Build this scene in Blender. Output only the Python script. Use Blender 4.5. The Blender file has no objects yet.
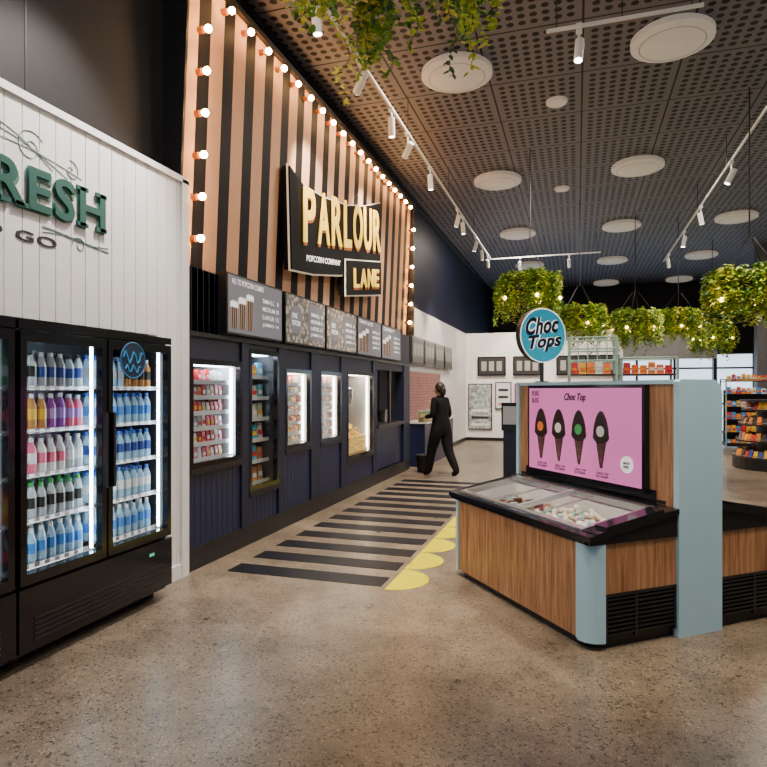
import bpy, bmesh, math, random
from mathutils import Vector, Matrix, Euler
R=random.Random(7)
SC=bpy.context.scene
COL=SC.collection
# ---------------------------------------------------------------- materials
MATS={}
def mat(name,c,rough=0.5,metal=0.0,em=0.0,emc=None,var=0.06,vs=8.0,spec=None):
    if name in MATS: return MATS[name]
    m=bpy.data.materials.new(name); m.use_nodes=True
    nt=m.node_tree; b=nt.nodes['Principled BSDF']
    b.inputs['Roughness'].default_value=rough; b.inputs['Metallic'].default_value=metal
    if spec is not None: b.inputs['Specular IOR Level'].default_value=spec
    tc=nt.nodes.new('ShaderNodeTexCoord'); nz=nt.nodes.new('ShaderNodeTexNoise'); nz.inputs['Scale'].default_value=vs
    rp=nt.nodes.new('ShaderNodeValToRGB')
    rp.color_ramp.elements[0].position=0.3; rp.color_ramp.elements[1].position=0.7
    rp.color_ramp.elements[0].color=[max(0,x*(1-var)) for x in c[:3]]+[1]
    rp.color_ramp.elements[1].color=[min(1,x*(1+var)) for x in c[:3]]+[1]
    nt.links.new(tc.outputs['Object'],nz.inputs['Vector']); nt.links.new(nz.outputs['Fac'],rp.inputs['Fac'])
    nt.links.new(rp.outputs['Color'],b.inputs['Base Color'])
    if em>0:
        b.inputs['Emission Strength'].default_value=em
        b.inputs['Emission Color'].default_value=list((emc or c)[:3])+[1]
    MATS[name]=m; return m
def N(nt,t,**k):
    n=nt.nodes.new(t)
    for a,b in k.items(): setattr(n,a,b)
    return n
def math_n(nt,op,a,b=None):
    n=N(nt,'ShaderNodeMath',operation=op)
    for i,v in enumerate([a,b]):
        if v is None: continue
        if isinstance(v,(int,float)): n.inputs[i].default_value=v
        else: nt.links.new(v,n.inputs[i])
    return n.outputs[0]
def glass_mat(name,tint=(1,1,1),k=.35,base=.02):
    m=bpy.data.materials.new(name); m.use_nodes=True; nt=m.node_tree
    nt.nodes.remove(nt.nodes['Principled BSDF']); out=nt.nodes['Material Output']
    tr=N(nt,'ShaderNodeBsdfTransparent'); tr.inputs[0].default_value=(*tint,1)
    gl=N(nt,'ShaderNodeBsdfGlossy'); gl.inputs['Roughness'].default_value=0.03
    lw=N(nt,'ShaderNodeLayerWeight'); lw.inputs[0].default_value=.5
    f=math_n(nt,'ADD',math_n(nt,'MULTIPLY',math_n(nt,'POWER',lw.outputs['Facing'],4.0),k),base)
    mx=N(nt,'ShaderNodeMixShader')
    nt.links.new(f,mx.inputs[0]); nt.links.new(tr.outputs[0],mx.inputs[1]); nt.links.new(gl.outputs[0],mx.inputs[2])
    nt.links.new(mx.outputs[0],out.inputs[0]); return m
GLASS=glass_mat('clear_glass',(0.95,0.98,0.98))
BLACK=mat('black_paint',(0.008,0.008,0.010),0.4)
SIGNK=mat('sign_black',(0.002,0.002,0.003),0.6,spec=.12)
BLACKG=mat('black_gloss',(0.008,0.009,0.012),0.14)
DARK=mat('dark_metal',(0.03,0.03,0.035),0.4,0.3)
NAVY=mat('navy_boards',(0.009,0.014,0.060),0.4)
NAVYW=mat('navy_wall',(0.006,0.010,0.036),0.5)
CHAR=mat('charcoal_wall',(0.009,0.009,0.011),0.6,spec=.25)
WHITE=mat('white_boards',(0.87,0.87,0.88),0.45,var=0.02)
WHITEC=mat('white_plain',(0.82,0.82,0.82),0.4,var=0.02)
STEEL=mat('brushed_steel',(0.6,0.6,0.62),0.25,0.9)
SHELF=mat('wire_shelf',(0.55,0.57,0.6),0.3,0.5)
BLUE=mat('pale_blue_laminate',(0.37,0.60,0.76),0.35,var=0.02)
WARM=mat('warm_bulb',(1,0.75,0.45),0.3,em=140,emc=(1,0.52,0.18))
LEDW=mat('cool_led',(1,1,1),0.3,em=18,emc=(0.8,0.92,1))
LEDN=mat('neutral_led',(1,1,1),0.3,em=16,emc=(1,0.85,0.65))
SPOTF=mat('spot_face',(1,1,1),0.3,em=18,emc=(1,0.9,0.75))
YEL=mat('yellow_vinyl',(0.60,0.54,0.0),0.8,spec=.0,var=.02)
BAR=mat('dark_floor_vinyl',(0.005,0.006,0.012),0.45,spec=.25)
GREENT=mat('green_letter',(0.005,0.09,0.075),0.4)
SWIRL=mat('swirl_line',(0.08,0.20,0.14),0.5)
INK=mat('ink',(0.01,0.01,0.01),0.5)
CREAM=mat('cream_letter',(0.75,0.48,0.04),0.6,em=1.0,emc=(1,0.66,0.10),spec=.1)
GOLD=mat('gold_edge',(0.4,0.10,0.003),0.5,em=0.15,emc=(1,0.25,0.01))
EDGE=mat('sign_edge_glow',(0.8,0.75,0.65),0.35,em=0.3,emc=(1,0.8,0.5))  # pale sign outline, with glow from the bulbs put into its emission
PINKM=mat('pink_screen',(0.42,0.09,0.28),0.4,em=0.66,emc=(0.80,0.19,0.50),var=0.01)
CYAN=mat('cyan_sign',(0.01,0.28,0.42),0.4,em=0.28,emc=(.02,.42,.60))
LWHITE=mat('letter_white',(0.9,0.9,0.9),0.5,em=0.5,emc=(1,1,1))
def wood():
    m=bpy.data.materials.new('wood_laminate'); m.use_nodes=True; nt=m.node_tree; b=nt.nodes['Principled BSDF']
    tc=N(nt,'ShaderNodeTexCoord'); mp=N(nt,'ShaderNodeMapping'); mp.inputs['Scale'].default_value=(16,16,0.9)
    nz=N(nt,'ShaderNodeTexNoise'); nz.inputs['Scale'].default_value=3; nz.inputs['Detail'].default_value=7; nz.inputs['Distortion'].default_value=0.6
    rp=N(nt,'ShaderNodeValToRGB'); e=rp.color_ramp.elements
    e[0].position=.3; e[0].color=(0.19,0.08,0.035,1); e[1].position=.72; e[1].color=(0.48,0.26,0.13,1)
    nt.links.new(tc.outputs['Object'],mp.inputs[0]); nt.links.new(mp.outputs[0],nz.inputs['Vector']); nt.links.new(nz.outputs['Fac'],rp.inputs[0])
    nt.links.new(rp.outputs[0],b.inputs['Base Color']); b.inputs['Roughness'].default_value=.4; return m
WOOD=wood()
def concrete():
    m=bpy.data.materials.new('polished_concrete'); m.use_nodes=True; nt=m.node_tree; b=nt.nodes['Principled BSDF']
    tc=N(nt,'ShaderNodeTexCoord'); L=nt.links.new
    n1=N(nt,'ShaderNodeTexNoise'); n1.inputs['Scale'].default_value=2.2; n1.inputs['Detail'].default_value=12; n1.inputs['Roughness'].default_value=.78
    r1=N(nt,'ShaderNodeValToRGB'); e=r1.color_ramp.elements; e[0].position=.30; e[0].color=(0.115,0.092,0.07,1); e[1].position=.70; e[1].color=(0.36,0.292,0.215,1)
    v=N(nt,'ShaderNodeTexVoronoi'); v.inputs['Scale'].default_value=115
    r2=N(nt,'ShaderNodeValToRGB'); e=r2.color_ramp.elements; e[0].position=0.08; e[0].color=(0.15,0.14,0.13,1); e[1].position=.32; e[1].color=(1,1,1,1)
    v3=N(nt,'ShaderNodeTexVoronoi'); v3.inputs['Scale'].default_value=85
    r3=N(nt,'ShaderNodeValToRGB'); r3.color_ramp.interpolation='CONSTANT'; e=r3.color_ramp.elements; e[0].color=(0.10,0.095,0.10,1); e[1].position=.10; e[1].color=(.9,.9,.9,1)
    e2=r3.color_ramp.elements.new(.92); e2.color=(1.45,1.42,1.37,1)
    n4=N(nt,'ShaderNodeTexNoise'); n4.inputs['Scale'].default_value=150
    r4=N(nt,'ShaderNodeValToRGB'); e=r4.color_ramp.elements; e[0].position=.38; e[0].color=(.55,.55,.55,1); e[1].position=.6; e[1].color=(1.18,1.18,1.18,1)
    for t in (n1,v,v3,n4): L(tc.outputs['Object'],t.inputs['Vector'])
    L(n1.outputs['Fac'],r1.inputs[0]); L(v.outputs['Distance'],r2.inputs[0])
    sx=N(nt,'ShaderNodeSeparateColor'); L(v3.outputs['Color'],sx.inputs[0]); L(sx.outputs[0],r3.inputs[0]); L(n4.outputs['Fac'],r4.inputs[0])
    prev=r1.outputs[0]
    for o,f in ((r2.outputs[0],.5),(r3.outputs[0],.75),(r4.outputs[0],1.0)):
        mx=N(nt,'ShaderNodeMix',data_type='RGBA',blend_type='MULTIPLY'); mx.inputs[0].default_value=f
        L(prev,mx.inputs[6]); L(o,mx.inputs[7]); prev=mx.outputs[2]
    L(prev,b.inputs['Base Color'])
    rr=N(nt,'ShaderNodeMapRange'); rr.inputs[3].default_value=.20; rr.inputs[4].default_value=.40; L(n1.outputs['Fac'],rr.inputs[0]); L(rr.outputs[0],b.inputs['Roughness'])
    b.inputs['Specular IOR Level'].default_value=.45
    return m
def perforated():
    m=bpy.data.materials.new('perforated_ceiling'); m.use_nodes=True; nt=m.node_tree; b=nt.nodes['Principled BSDF']; L=nt.links.new
    tc=N(nt,'ShaderNodeTexCoord')
    P_=.133333
    sc=N(nt,'ShaderNodeVectorMath',operation='MULTIPLY'); sc.inputs[1].default_value=(1/P_,1/P_,0); L(tc.outputs['Object'],sc.inputs[0])
    fr=N(nt,'ShaderNodeVectorMath',operation='FRACTION'); L(sc.outputs[0],fr.inputs[0])
    sb=N(nt,'ShaderNodeVectorMath',operation='SUBTRACT'); sb.inputs[1].default_value=(.5,.5,0); L(fr.outputs[0],sb.inputs[0])
    ln=N(nt,'ShaderNodeVectorMath',operation='LENGTH'); L(sb.outputs[0],ln.inputs[0])
    hole=math_n(nt,'LESS_THAN',ln.outputs['Value'],.32)
    s=N(nt,'ShaderNodeSeparateXYZ'); L(tc.outputs['Object'],s.inputs[0])
    px=math_n(nt,'MODULO',math_n(nt,'ADD',s.outputs[0],60.0),1.2); py=math_n(nt,'MODULO',math_n(nt,'ADD',s.outputs[1],60.0),1.2)
    mk=math_n(nt,'MULTIPLY',math_n(nt,'GREATER_THAN',px,.134),math_n(nt,'GREATER_THAN',py,.134))
    seam=math_n(nt,'MAXIMUM',math_n(nt,'MULTIPLY',math_n(nt,'LESS_THAN',px,.080),math_n(nt,'GREATER_THAN',px,.054)),math_n(nt,'MULTIPLY',math_n(nt,'LESS_THAN',py,.080),math_n(nt,'GREATER_THAN',py,.054)))
    f=math_n(nt,'MAXIMUM',math_n(nt,'MULTIPLY',hole,mk),seam)
    mx=N(nt,'ShaderNodeMix',data_type='RGBA'); L(f,mx.inputs[0]); mx.inputs[6].default_value=(0.18,0.165,0.205,1); mx.inputs[7].default_value=(0.002,0.002,0.003,1)
    L(mx.outputs[2],b.inputs['Base Color']); b.inputs['Roughness'].default_value=.6; b.inputs['Specular IOR Level'].default_value=.3; return m
def stripes():
    m=bpy.data.materials.new('awning_stripes'); m.use_nodes=True; nt=m.node_tree; b=nt.nodes['Principled BSDF']; L=nt.links.new
    tc=N(nt,'ShaderNodeTexCoord'); s=N(nt,'ShaderNodeSeparateXYZ'); L(tc.outputs['Object'],s.inputs[0])
    f=math_n(nt,'FRACT',math_n(nt,'MULTIPLY',math_n(nt,'ADD',s.outputs[1],.12),1/.40))
    bl=math_n(nt,'LESS_THAN',f,.46)
    nz=N(nt,'ShaderNodeTexNoise'); nz.inputs['Scale'].default_value=3; L(tc.outputs['Object'],nz.inputs['Vector'])
    rp=N(nt,'ShaderNodeValToRGB'); e=rp.color_ramp.elements; e[0].color=(.56,.31,.18,1); e[1].color=(.66,.39,.24,1); L(nz.outputs['Fac'],rp.inputs[0])
    mx=N(nt,'ShaderNodeMix',data_type='RGBA'); L(bl,mx.inputs[0]); L(rp.outputs[0],mx.inputs[6]); mx.inputs[7].default_value=(0.004,0.003,0.004,1)
    L(mx.outputs[2],b.inputs['Base Color']); b.inputs['Roughness'].default_value=.7; b.inputs['Specular IOR Level'].default_value=.2; return m
def brick():
    m=bpy.data.materials.new('pink_brick_tiles'); m.use_nodes=True; nt=m.node_tree; b=nt.nodes['Principled BSDF']; L=nt.links.new
    tc=N(nt,'ShaderNodeTexCoord')
    s=N(nt,'ShaderNodeSeparateXYZ'); c=N(nt,'ShaderNodeCombineXYZ'); L(tc.outputs['Object'],s.inputs[0]); L(s.outputs[1],c.inputs[0]); L(s.outputs[2],c.inputs[1])
    br=N(nt,'ShaderNodeTexBrick'); br.inputs['Scale'].default_value=4; br.inputs['Color1'].default_value=(.26,.10,.09,1); br.inputs['Color2'].default_value=(.38,.16,.14,1); br.inputs['Mortar'].default_value=(.08,.05,.05,1)
    L(c.outputs[0],br.inputs['Vector']); L(br.outputs[0],b.inputs['Base Color']); return m
def popcorn_print():
    m=bpy.data.materials.new('menu_popcorn_print'); m.use_nodes=True; nt=m.node_tree; b=nt.nodes['Principled BSDF']; L=nt.links.new
    tc=N(nt,'ShaderNodeTexCoord'); v=N(nt,'ShaderNodeTexVoronoi'); v.inputs['Scale'].default_value=16; L(tc.outputs['Object'],v.inputs['Vector'])
    rp=N(nt,'ShaderNodeValToRGB'); e=rp.color_ramp.elements; e[0].position=.1; e[0].color=(.55,.48,.38,1); e[1].position=.6; e[1].color=(.10,.09,.09,1); L(v.outputs['Distance'],rp.inputs[0])
    L(rp.outputs[0],b.inputs['Base Color']); L(rp.outputs[0],b.inputs['Emission Color']); b.inputs['Emission Strength'].default_value=.4; b.inputs['Roughness'].default_value=.4; return m
# ---------------------------------------------------------------- mesh builder
class MB:
    def __init__(s): s.v=[];s.f=[];s.m=[];s.mats=[];s.M=Matrix()
    def mi(s,m):
        if m not in s.mats: s.mats.append(m)
        return s.mats.index(m)
    def add(s,vs,fs,m):
        o=len(s.v); s.v+= [s.M@Vector(p) for p in vs]; k=s.mi(m)
        for f in fs: s.f.append([i+o for i in f]); s.m.append(k)
    def box(s,x0,x1,y0,y1,z0,z1,m):
        s.hexa([(x0,y0,z0),(x1,y0,z0),(x1,y1,z0),(x0,y1,z0),(x0,y0,z1),(x1,y0,z1),(x1,y1,z1),(x0,y1,z1)],m)
    def hexa(s,p,m):
        s.add(p,[(3,2,1,0),(4,5,6,7),(0,1,5,4),(1,2,6,5),(2,3,7,6),(3,0,4,7)],m)
    def lathe(s,prof,c,m,seg=12,axis='z',sx=1,sy=1):
        vs=[];fs=[];n=len(prof)
        for r,h in prof:
            for k in range(seg):
                a=2*math.pi*k/seg; p=(r*math.cos(a)*sx,r*math.sin(a)*sy,h)
                if axis=='x': p=(p[2],p[0],p[1])
                elif axis=='y': p=(p[1],p[2],p[0])
                vs.append((c[0]+p[0],c[1]+p[1],c[2]+p[2]))
        for i in range(n-1):
            for k in range(seg):
                k2=(k+1)%seg; fs.append((i*seg+k,i*seg+k2,(i+1)*seg+k2,(i+1)*seg+k))
        fs.append(tuple(range(seg))[::-1]); fs.append(tuple((n-1)*seg+k for k in range(seg)))
        s.add(vs,fs,m)
    def cyl(s,c,r,h,m,seg=16,axis='z',r2=None):
        s.lathe([(r,0),(r if r2 is None else r2,h)],c,m,seg,axis)
    def sph(s,c,r,m,seg=10,rings=6,sz=1,sx=1,sy=1):
        s.lathe([(max(r*math.sin(math.pi*i/rings),r*.02),-r*sz*math.cos(math.pi*i/rings)) for i in range(rings+1)],c,m,seg,'z',sx,sy)
    def tube(s,p0,p1,r,m,seg=6):
        p0=Vector(p0);p1=Vector(p1);d=p1-p0
        if d.length<1e-6:return
        q=d.to_track_quat('Z','Y').to_matrix(); vs=[]
        for h in (p0,p1):
            for k in range(seg):
                a=2*math.pi*k/seg; vs.append(h+q@Vector((r*math.cos(a),r*math.sin(a),0)))
        s.add(vs,[(k,(k+1)%seg,seg+(k+1)%seg,seg+k) for k in range(seg)]+[tuple(range(seg))[::-1],tuple(range(seg,2*seg))],m)
    def path(s,pts,r,m,seg=5):
        for a,b in zip(pts[:-1],pts[1:]): s.tube(a,b,r,m,seg)
    def torus(s,c,Rr,r,m,seg=28,axis='z'):
        pts=[]
        for k in range(seg+1):
            a=2*math.pi*k/seg; p=(Rr*math.cos(a),Rr*math.sin(a),0)
            if axis=='x': p=(0,p[0],p[1])
            if axis=='y': p=(p[0],0,p[1])
            pts.append((c[0]+p[0],c[1]+p[1],c[2]+p[2]))
        s.path(pts,r,m)
    def prism(s,pts,lo,hi,m,axis='z'):
        def P(a,b,h):
            return (a,b,h) if axis=='z' else ((h,a,b) if axis=='x' else (a,h,b))
        n=len(pts); vs=[P(a,b,lo) for a,b in pts]+[P(a,b,hi) for a,b in pts]
        s.add(vs,[tuple(range(n))[::-1],tuple(range(n,2*n))]+[(i,(i+1)%n,n+(i+1)%n,n+i) for i in range(n)],m)
    def build(s,name,parent=None,M=None,smooth=False,bevel=0,recalc=True):
        me=bpy.data.meshes.new(name); me.from_pydata(s.v,[],s.f)
        for m in s.mats: me.materials.append(m)
        me.polygons.foreach_set('material_index',s.m); me.update()
        if recalc:
            bm=bmesh.new(); bm.from_mesh(me); bmesh.ops.recalc_face_normals(bm,faces=bm.faces); bm.to_mesh(me); bm.free()
        if smooth:
            me.polygons.foreach_set('use_smooth',[True]*len(me.polygons))
            try: me.set_sharp_from_angle(angle=math.radians(40))
            except Exception: pass
        ob=bpy.data.objects.new(name,me); COL.objects.link(ob)
        if M is not None: ob.matrix_world=M
        if parent: ob.parent=parent
        return ob
def empty(name,M=None):
    e=bpy.data.objects.new(name,None); e.empty_display_size=.2; COL.objects.link(e)
    if M is not None: e.matrix_world=M
    return e
def text(body,W,H,M,m,name,parent=None,ext=.004,off=0.0,shear=0.0,sp=1.0,ital=0.0,jobj=None):
    """mesh text fitted to a W x H box, lower-left at M origin, +x right +y up +z out"""
    cu=bpy.data.curves.new(name,'FONT'); cu.body=body; cu.extrude=ext; cu.offset=off; cu.resolution_u=4; cu.size=1; cu.space_character=sp; cu.shear=ital
    o=bpy.data.objects.new(name,cu); COL.objects.link(o); dg=bpy.context.evaluated_depsgraph_get()
    me=bpy.data.meshes.new_from_object(o.evaluated_get(dg)); bpy.data.objects.remove(o); 
    xs=[v.co.x for v in me.vertices]; ys=[v.co.y for v in me.vertices]
    x0,x1,y0,y1=min(xs),max(xs),min(ys),max(ys)
    sx=W/(x1-x0); sy=(H/(y1-y0)) if H else sx
    for v in me.vertices:
        x=(v.co.x-x0)*sx; y=(v.co.y-y0)*sy+shear*x; v.co=M@Vector((x,y,v.co.z))
    me.materials.clear(); me.materials.append(m); me.name=name
    ob=bpy.data.objects.new(name,me); COL.objects.link(ob)
    if parent: ob.parent=parent
    return ob
def basis(o,x,y):
    x=Vector(x).normalized(); y=Vector(y).normalized(); z=x.cross(y)
    M=Matrix((x,y,z)).transposed().to_4x4(); M.translation=Vector(o); return M
def WX(x,y,z): return basis((x,y,z),(0,1,0),(0,0,1))
def WY(x,y,z): return basis((x,y,z),(1,0,0),(0,0,1))
# ---------------------------------------------------------------- room shell
CZ=5.8; YS=4.53
b=MB(); b.box(-4.0,9,-4,26,-.15,0,concrete()); b.build('floor')
b=MB(); b.box(-4.0,9,-4,26,CZ,CZ+.12,perforated()); b.build('ceiling')
b=MB()
b.box(-4.0,-3.9,-4,26,0,CZ,NAVYW)
b.box(-3.9,-3.45,-4,YS,3.43,CZ,CHAR); b.box(-3.9,-3.45,YS,26,3.43,CZ,NAVYW)
for y in (1.0,3.1): b.box(-3.451,-3.446,y,y+.01,3.46,CZ,BLACK)
b.build('wall_left')
b=MB(); b.box(-3.45,-3.40,-4,26,CZ-.10,CZ,BLACK); b.build('trim_ceiling_left')
b=MB()
b.box(-3.9,-3.24,-4,YS-.02,2.04,3.40,WHITEC); b.box(-3.9,-3.24,4.06,YS-.02,0,2.04,WHITEC)
y=-2.0
while y<YS-.12:
    y2=min(y+.125,YS-.1); b.box(-3.24,-3.22,y+.004,y2-.003,2.04 if y<4.04 else .12,3.37,WHITE); y+=.125
b.box(-3.24,-3.20,YS-.10,YS-.005,0,3.40,WHITE); b.box(-3.9,-3.20,-4,YS-.005,3.37,3.42,WHITE)
b.box(-3.24,-3.205,4.06,YS-.1,0,.12,WHITE)
b.build('wall_white_panels')
e=empty('wall_lettering')
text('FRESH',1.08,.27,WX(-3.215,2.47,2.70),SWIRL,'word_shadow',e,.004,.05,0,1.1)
text('FRESH',1.08,.27,WX(-3.205,2.46,2.71),GREENT,'word_large',e,.010,.02,0,1.1)
b=MB()
for (yc,zb) in ((2.73,0),(2.86,0),(3.33,0),(3.50,0),(3.33,1),(3.50,1)): b.box(-3.21,-3.195,yc-.05,yc+.05,2.71+(.27-.028)*zb,2.738+(.27-.028)*zb,GREENT)
b.build('serifs',e)
text('FOOD TO GO',1.33,.065,WX(-3.217,1.80,2.51),INK,'word_small',e,.003,.012,0,1.1)
b=MB()
def spiral(cy,cz,r,t,dirn,a0):
    pts=[]
    for i in range(46):
        k=i/45; a=a0+dirn*k*t*2*math.pi; rr=r*(.18+.82*k); pts.append((-3.217,cy+rr*math.cos(a),cz+rr*math.sin(a)))
    return pts
for cy,cz,r,t,d,a0 in ((2.62,3.14,.13,1.3,1,0),(2.93,3.1,.11,1.4,-1,3.1),(3.25,3.06,.07,1.2,1,.5),(2.5,2.48,.10,1.2,-1,0),(3.32,2.58,.06,1.2,1,2),(2.3,3.05,.2,1.0,-1,2)):
    b.path(spiral(cy,cz,r,t,d,a0),.0025,SWIRL)
for k in range(3):
    b.path([(-3.217,2.3+.04*i,3.03+.05*k*math.sin(i*.16)+.06*math.sin(i*.12+k*.5)) for i in range(27-3*k)],.0022,SWIRL)
for k in range(3):
    b.path([(-3.217,3.02+.03*i,2.60+.02*math.sin(i*.22+k)+.01*k) for i in range(20)],.0022,SWIRL)
b.build('swirls',e)
b=MB(); b.box(-3.9,-3.4,12.01,19.5,0,3.4,WHITEC)
y=12.03
while y<19.3: b.box(-3.4,-3.385,y,y+.19,.1,3.4,WHITE); y+=.2
b.box(-3.4,-3.36,12.01,19.35,0,.1,BLACK)
b.build('wall_left_far')
b=MB(); b.box(-3.355,-3.33,12.3,15.3,.95,2.0,brick()); b.box(-3.355,-3.0,12.3,15.3,0,.9,NAVY); b.box(-3.355,-2.95,12.25,15.35,.9,.95,WHITEC)
for y in (12.7,13.4,14.5): b.lathe([(.07,0),(.09,.2)],(-3.15,y,.95),WHITEC,12)
b.build('brick_service_counter')
for i,y in enumerate((12.4,13.5,14.6,15.7)):
    b=MB(); b.box(-3.38,-3.3,y,y+1.0,2.15,2.75,BLACKG); b.box(-3.31,-3.295,y+.04,y+.96,2.19,2.71,mat('dim_menu',(.03,.03,.035),.3,em=.1)); 
    for k in range(3): b.box(-3.296,-3.292,y+.15+.27*k,y+.33+.27*k,2.35,2.6,mat('menu_ink',(.3,.3,.28),.5,em=.1))
    b.build('wall_menu_screen')
b=MB(); b.box(-3.4,1.3,19.4,19.6,0,3.4,WHITEC)
x=-3.4
while x<1.2: b.box(x,x+.19,19.385,19.4,.1,3.4,WHITE); x+=.2
b.box(-3.4,1.3,19.36,19.4,0,.1,BLACK); b.build('wall_back')
b=MB(); b.box(-4.0,9,25.9,26,3.0,CZ,CHAR)
GL=mat('daylight_outside',(.5,.6,.7),.5,em=2.2,emc=(.70,.86,1),var=.2,vs=.6)
b.box(-4,9,25.98,26.0,0,3.0,GL)
for x in [2.2+1.35*i for i in range(6)]: b.box(x,x+.08,25.8,25.95,0,3.0,BLACK)
for z in (0,1.05,2.4,2.95): b.box(-4,9,25.82,25.93,z,z+.07,BLACK)
b.build('window_1')
b=MB(); b.box(9,9.1,-4,26,0,CZ,mat('grey_plaster',(.3,.29,.29),.6)); b.build('wall_right')
# ---------------------------------------------------------------- product helpers
def pc(n,c,r=.35,**k): return mat('prod_'+n,c,r,**k)
CAPG=pc('cap_green',(.05,.4,.08)); CAPB=pc('cap_blue',(.03,.15,.6)); CAPW=pc('cap_white',(.8,.8,.8)); CAPK=pc('cap_black',(.03,.03,.03)); CAPR=pc('cap_red',(.6,.04,.03))
WATER=pc('water',(.35,.55,.70),.12); CLEAR=pc('clear_pet',(.5,.56,.58),.12); COLA=pc('cola',(.05,.02,.015),.12)
def bottle(b,x,y,z,h,r,body,lab,cap):
    b.lathe([(r*.9,0),(r,h*.05),(r,h*.28)],(x,y,z),body,8)
    b.lathe([(r*1.03,h*.28),(r*1.03,h*.58)],(x,y,z),lab,8)
    b.lathe([(r,h*.58),(r*.95,h*.68),(r*.42,h*.88)],(x,y,z),body,8)
    b.cyl((x,y,z+h*.88),r*.45,h*.12,cap,8)
def cooler(name,y0,y1,doors):
    e=empty(name)
    b=MB(); XF=-3.0; XB=-3.72
    b.box(XB,XF-.06,y0,y1,.06,.5,BLACK); b.box(XB,XF-.06,y0,y1,1.95,2.0,BLACK); b.box(XB,XB+.03,y0,y1,.5,1.95,mat('cooler_inner',(.22,.28,.34),.4))
    b.box(XB,XF-.06,y0,y0+.03,.5,1.95,BLACK); b.box(XB,XF-.06,y1-.03,y1,.5,1.95,BLACK)
    b.box(XF-.06,XF+.0,y0,y1,.10,.46,BLACKG)
    for k in range(5): b.box(XF,XF+.006,y0+.1,y1-.1,.15+.03*k,.162+.03*k,DARK)
    for yy in (y0+.08,y1-.08): b.cyl((XF-.15,yy,0),.035,.07,DARK,10); b.cyl((XB+.1,yy,0),.035,.07,DARK,10)
    b.box(XF-.06,XF-.005,y0,y1,1.95,2.0,BLACKG)
    b.box(XF,XF+.004,(y0+y1)/2+.42,(y0+y1)/2+.47,.37,.39,mat('temp_display',(.02,.1,.05),.3,em=.8,emc=(.1,.8,.4)))
    n=len(doors); w=(y1-y0)/n
    for i in range(n):
        a=y0+i*w; c=a+w
        b.box(XF-.05,XF,a+.008,a+.05,.48,1.94,BLACKG); b.box(XF-.05,XF,c-.05,c-.008,.48,1.94,BLACKG)
        b.box(XF-.05,XF,a+.05,c-.05,.48,.54,BLACKG); b.box(XF-.05,XF,a+.05,c-.05,1.88,1.94,BLACKG)
        b.box(XF,XF+.03,c-.045,c-.025,.95,1.45,DARK) if i%2==0 else b.box(XF,XF+.03,a+.025,a+.045,.95,1.45,DARK)
        b.box(XF-.09,XF-.07,a+.055,a+.064,.55,1.9,LEDW); b.box(XF-.09,XF-.07,c-.064,c-.055,.55,1.9,LEDW)
        for z in (.55,.82,1.09,1.36,1.62):
            for k in range(7): b.tube((XB+.05+.1*k,a+.04,z-.008),(XB+.05+.1*k,c-.04,z-.008),.004,SHELF,4)
            b.box(XF-.13,XF-.12,a+.04,c-.04,z-.022,z+.006,SHELF)
            q=a+.1
            while q<c-.1: b.box(XF-.12,XF-.118,q,q+.035,z-.02,z+.004,LWHITE); q+=.075
    b.build('cabinet',e)
    b=MB()
    for i in range(n): a=y0+i*w; b.add([(XF-.03,a+.05,.54),(XF-.03,a+w-.05,.54),(XF-.03,a+w-.05,1.88),(XF-.03,a+.05,1.88)],[(0,1,2,3)],GLASS)
    b.build('door_glass',e,recalc=False)
    b=MB()
    for i,spec in enumerate(doors):
        a=y0+i*w+.085; c=y0+(i+1)*w-.085
        for z,(kinds) in zip((.55,.82,1.09,1.36,1.62),spec):
            nn=int((c-a)/.066)
            for q in range(nn+1):
                y=a+(c-a)*q/nn; kd=kinds[(q*len(kinds))//(nn+1)]
                for row in range(4):
                    x=XF-.17-.085*row
                    bottle(b,x,y,z,R.uniform(.205,.225),.031,*kd[1:])
    b.build('drinks',e,smooth=False)
    return e
P=lambda n,c:pc(n,c)
yel=P('yel',(.8,.45,.03)); pur=P('pur',(.28,.06,.38)); pk=P('pk',(.75,.15,.25)); org=P('org',(.85,.22,.02)); lbl=P('lblue',(.06,.25,.65)); nav=P('nav',(.03,.07,.3)); grn=P('grn',(.05,.38,.1)); red=P('red',(.6,.03,.03)); wht=P('wht',(.75,.75,.75)); blk=P('blk',(.03,.03,.03)); sil=P('sil',(.4,.4,.42)); lil=P('lil',(.45,.28,.65)); tea=P('tea',(.5,.22,.05))
D1=[[('b',WATER,lbl,CAPW)],[('b',CLEAR,blk,CAPG)],[('b',pk,wht,CAPW),('b',wht,pk,CAPW),('b',CLEAR,wht,CAPW)],[('b',yel,wht,CAPW),('b',tea,yel,CAPW),('b',pur,lil,CAPW),('b',pk,lil,CAPW)],[('b',CLEAR,blk,CAPK),('b',sil,nav,CAPW),('b',CLEAR,nav,CAPK)]]
D2=[[('b',WATER,lbl,CAPW)],[('b',WATER,wht,CAPB)],[('b',WATER,nav,CAPB)],[('b',WATER,lbl,CAPB)],[('b',WATER,sil,CAPB),('b',tea,blk,CAPW)]]
D0=[[('b',COLA,red,CAPR)],[('b',org,yel,CAPR)],[('b',COLA,blk,CAPK)],[('b',COLA,red,CAPR)],[('b',grn,wht,CAPG)]]
cooler('drinks_cooler',2.66,4.02,[D1,D2])
cooler('drinks_cooler',1.28,2.64,[D0,D0])
b=MB(); b.cyl((-2.998,3.58,1.81),.13,.004,mat('sticker_blue',(.008,.025,.07),.4),28,'x'); SI=mat('sticker_ink',(.04,.28,.55),.4,em=.15)
b.torus((-2.993,3.58,1.81),.125,.003,SI,28,'x')
b.path([(-2.993,3.48+.02*i,1.83+.045*math.sin(i*1.5)) for i in range(11)],.006,SI); b.path([(-2.993,3.50+.02*i,1.75+.03*math.sin(i*1.9)) for i in range(9)],.005,SI)
b.build('round_door_sticker')
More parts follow.
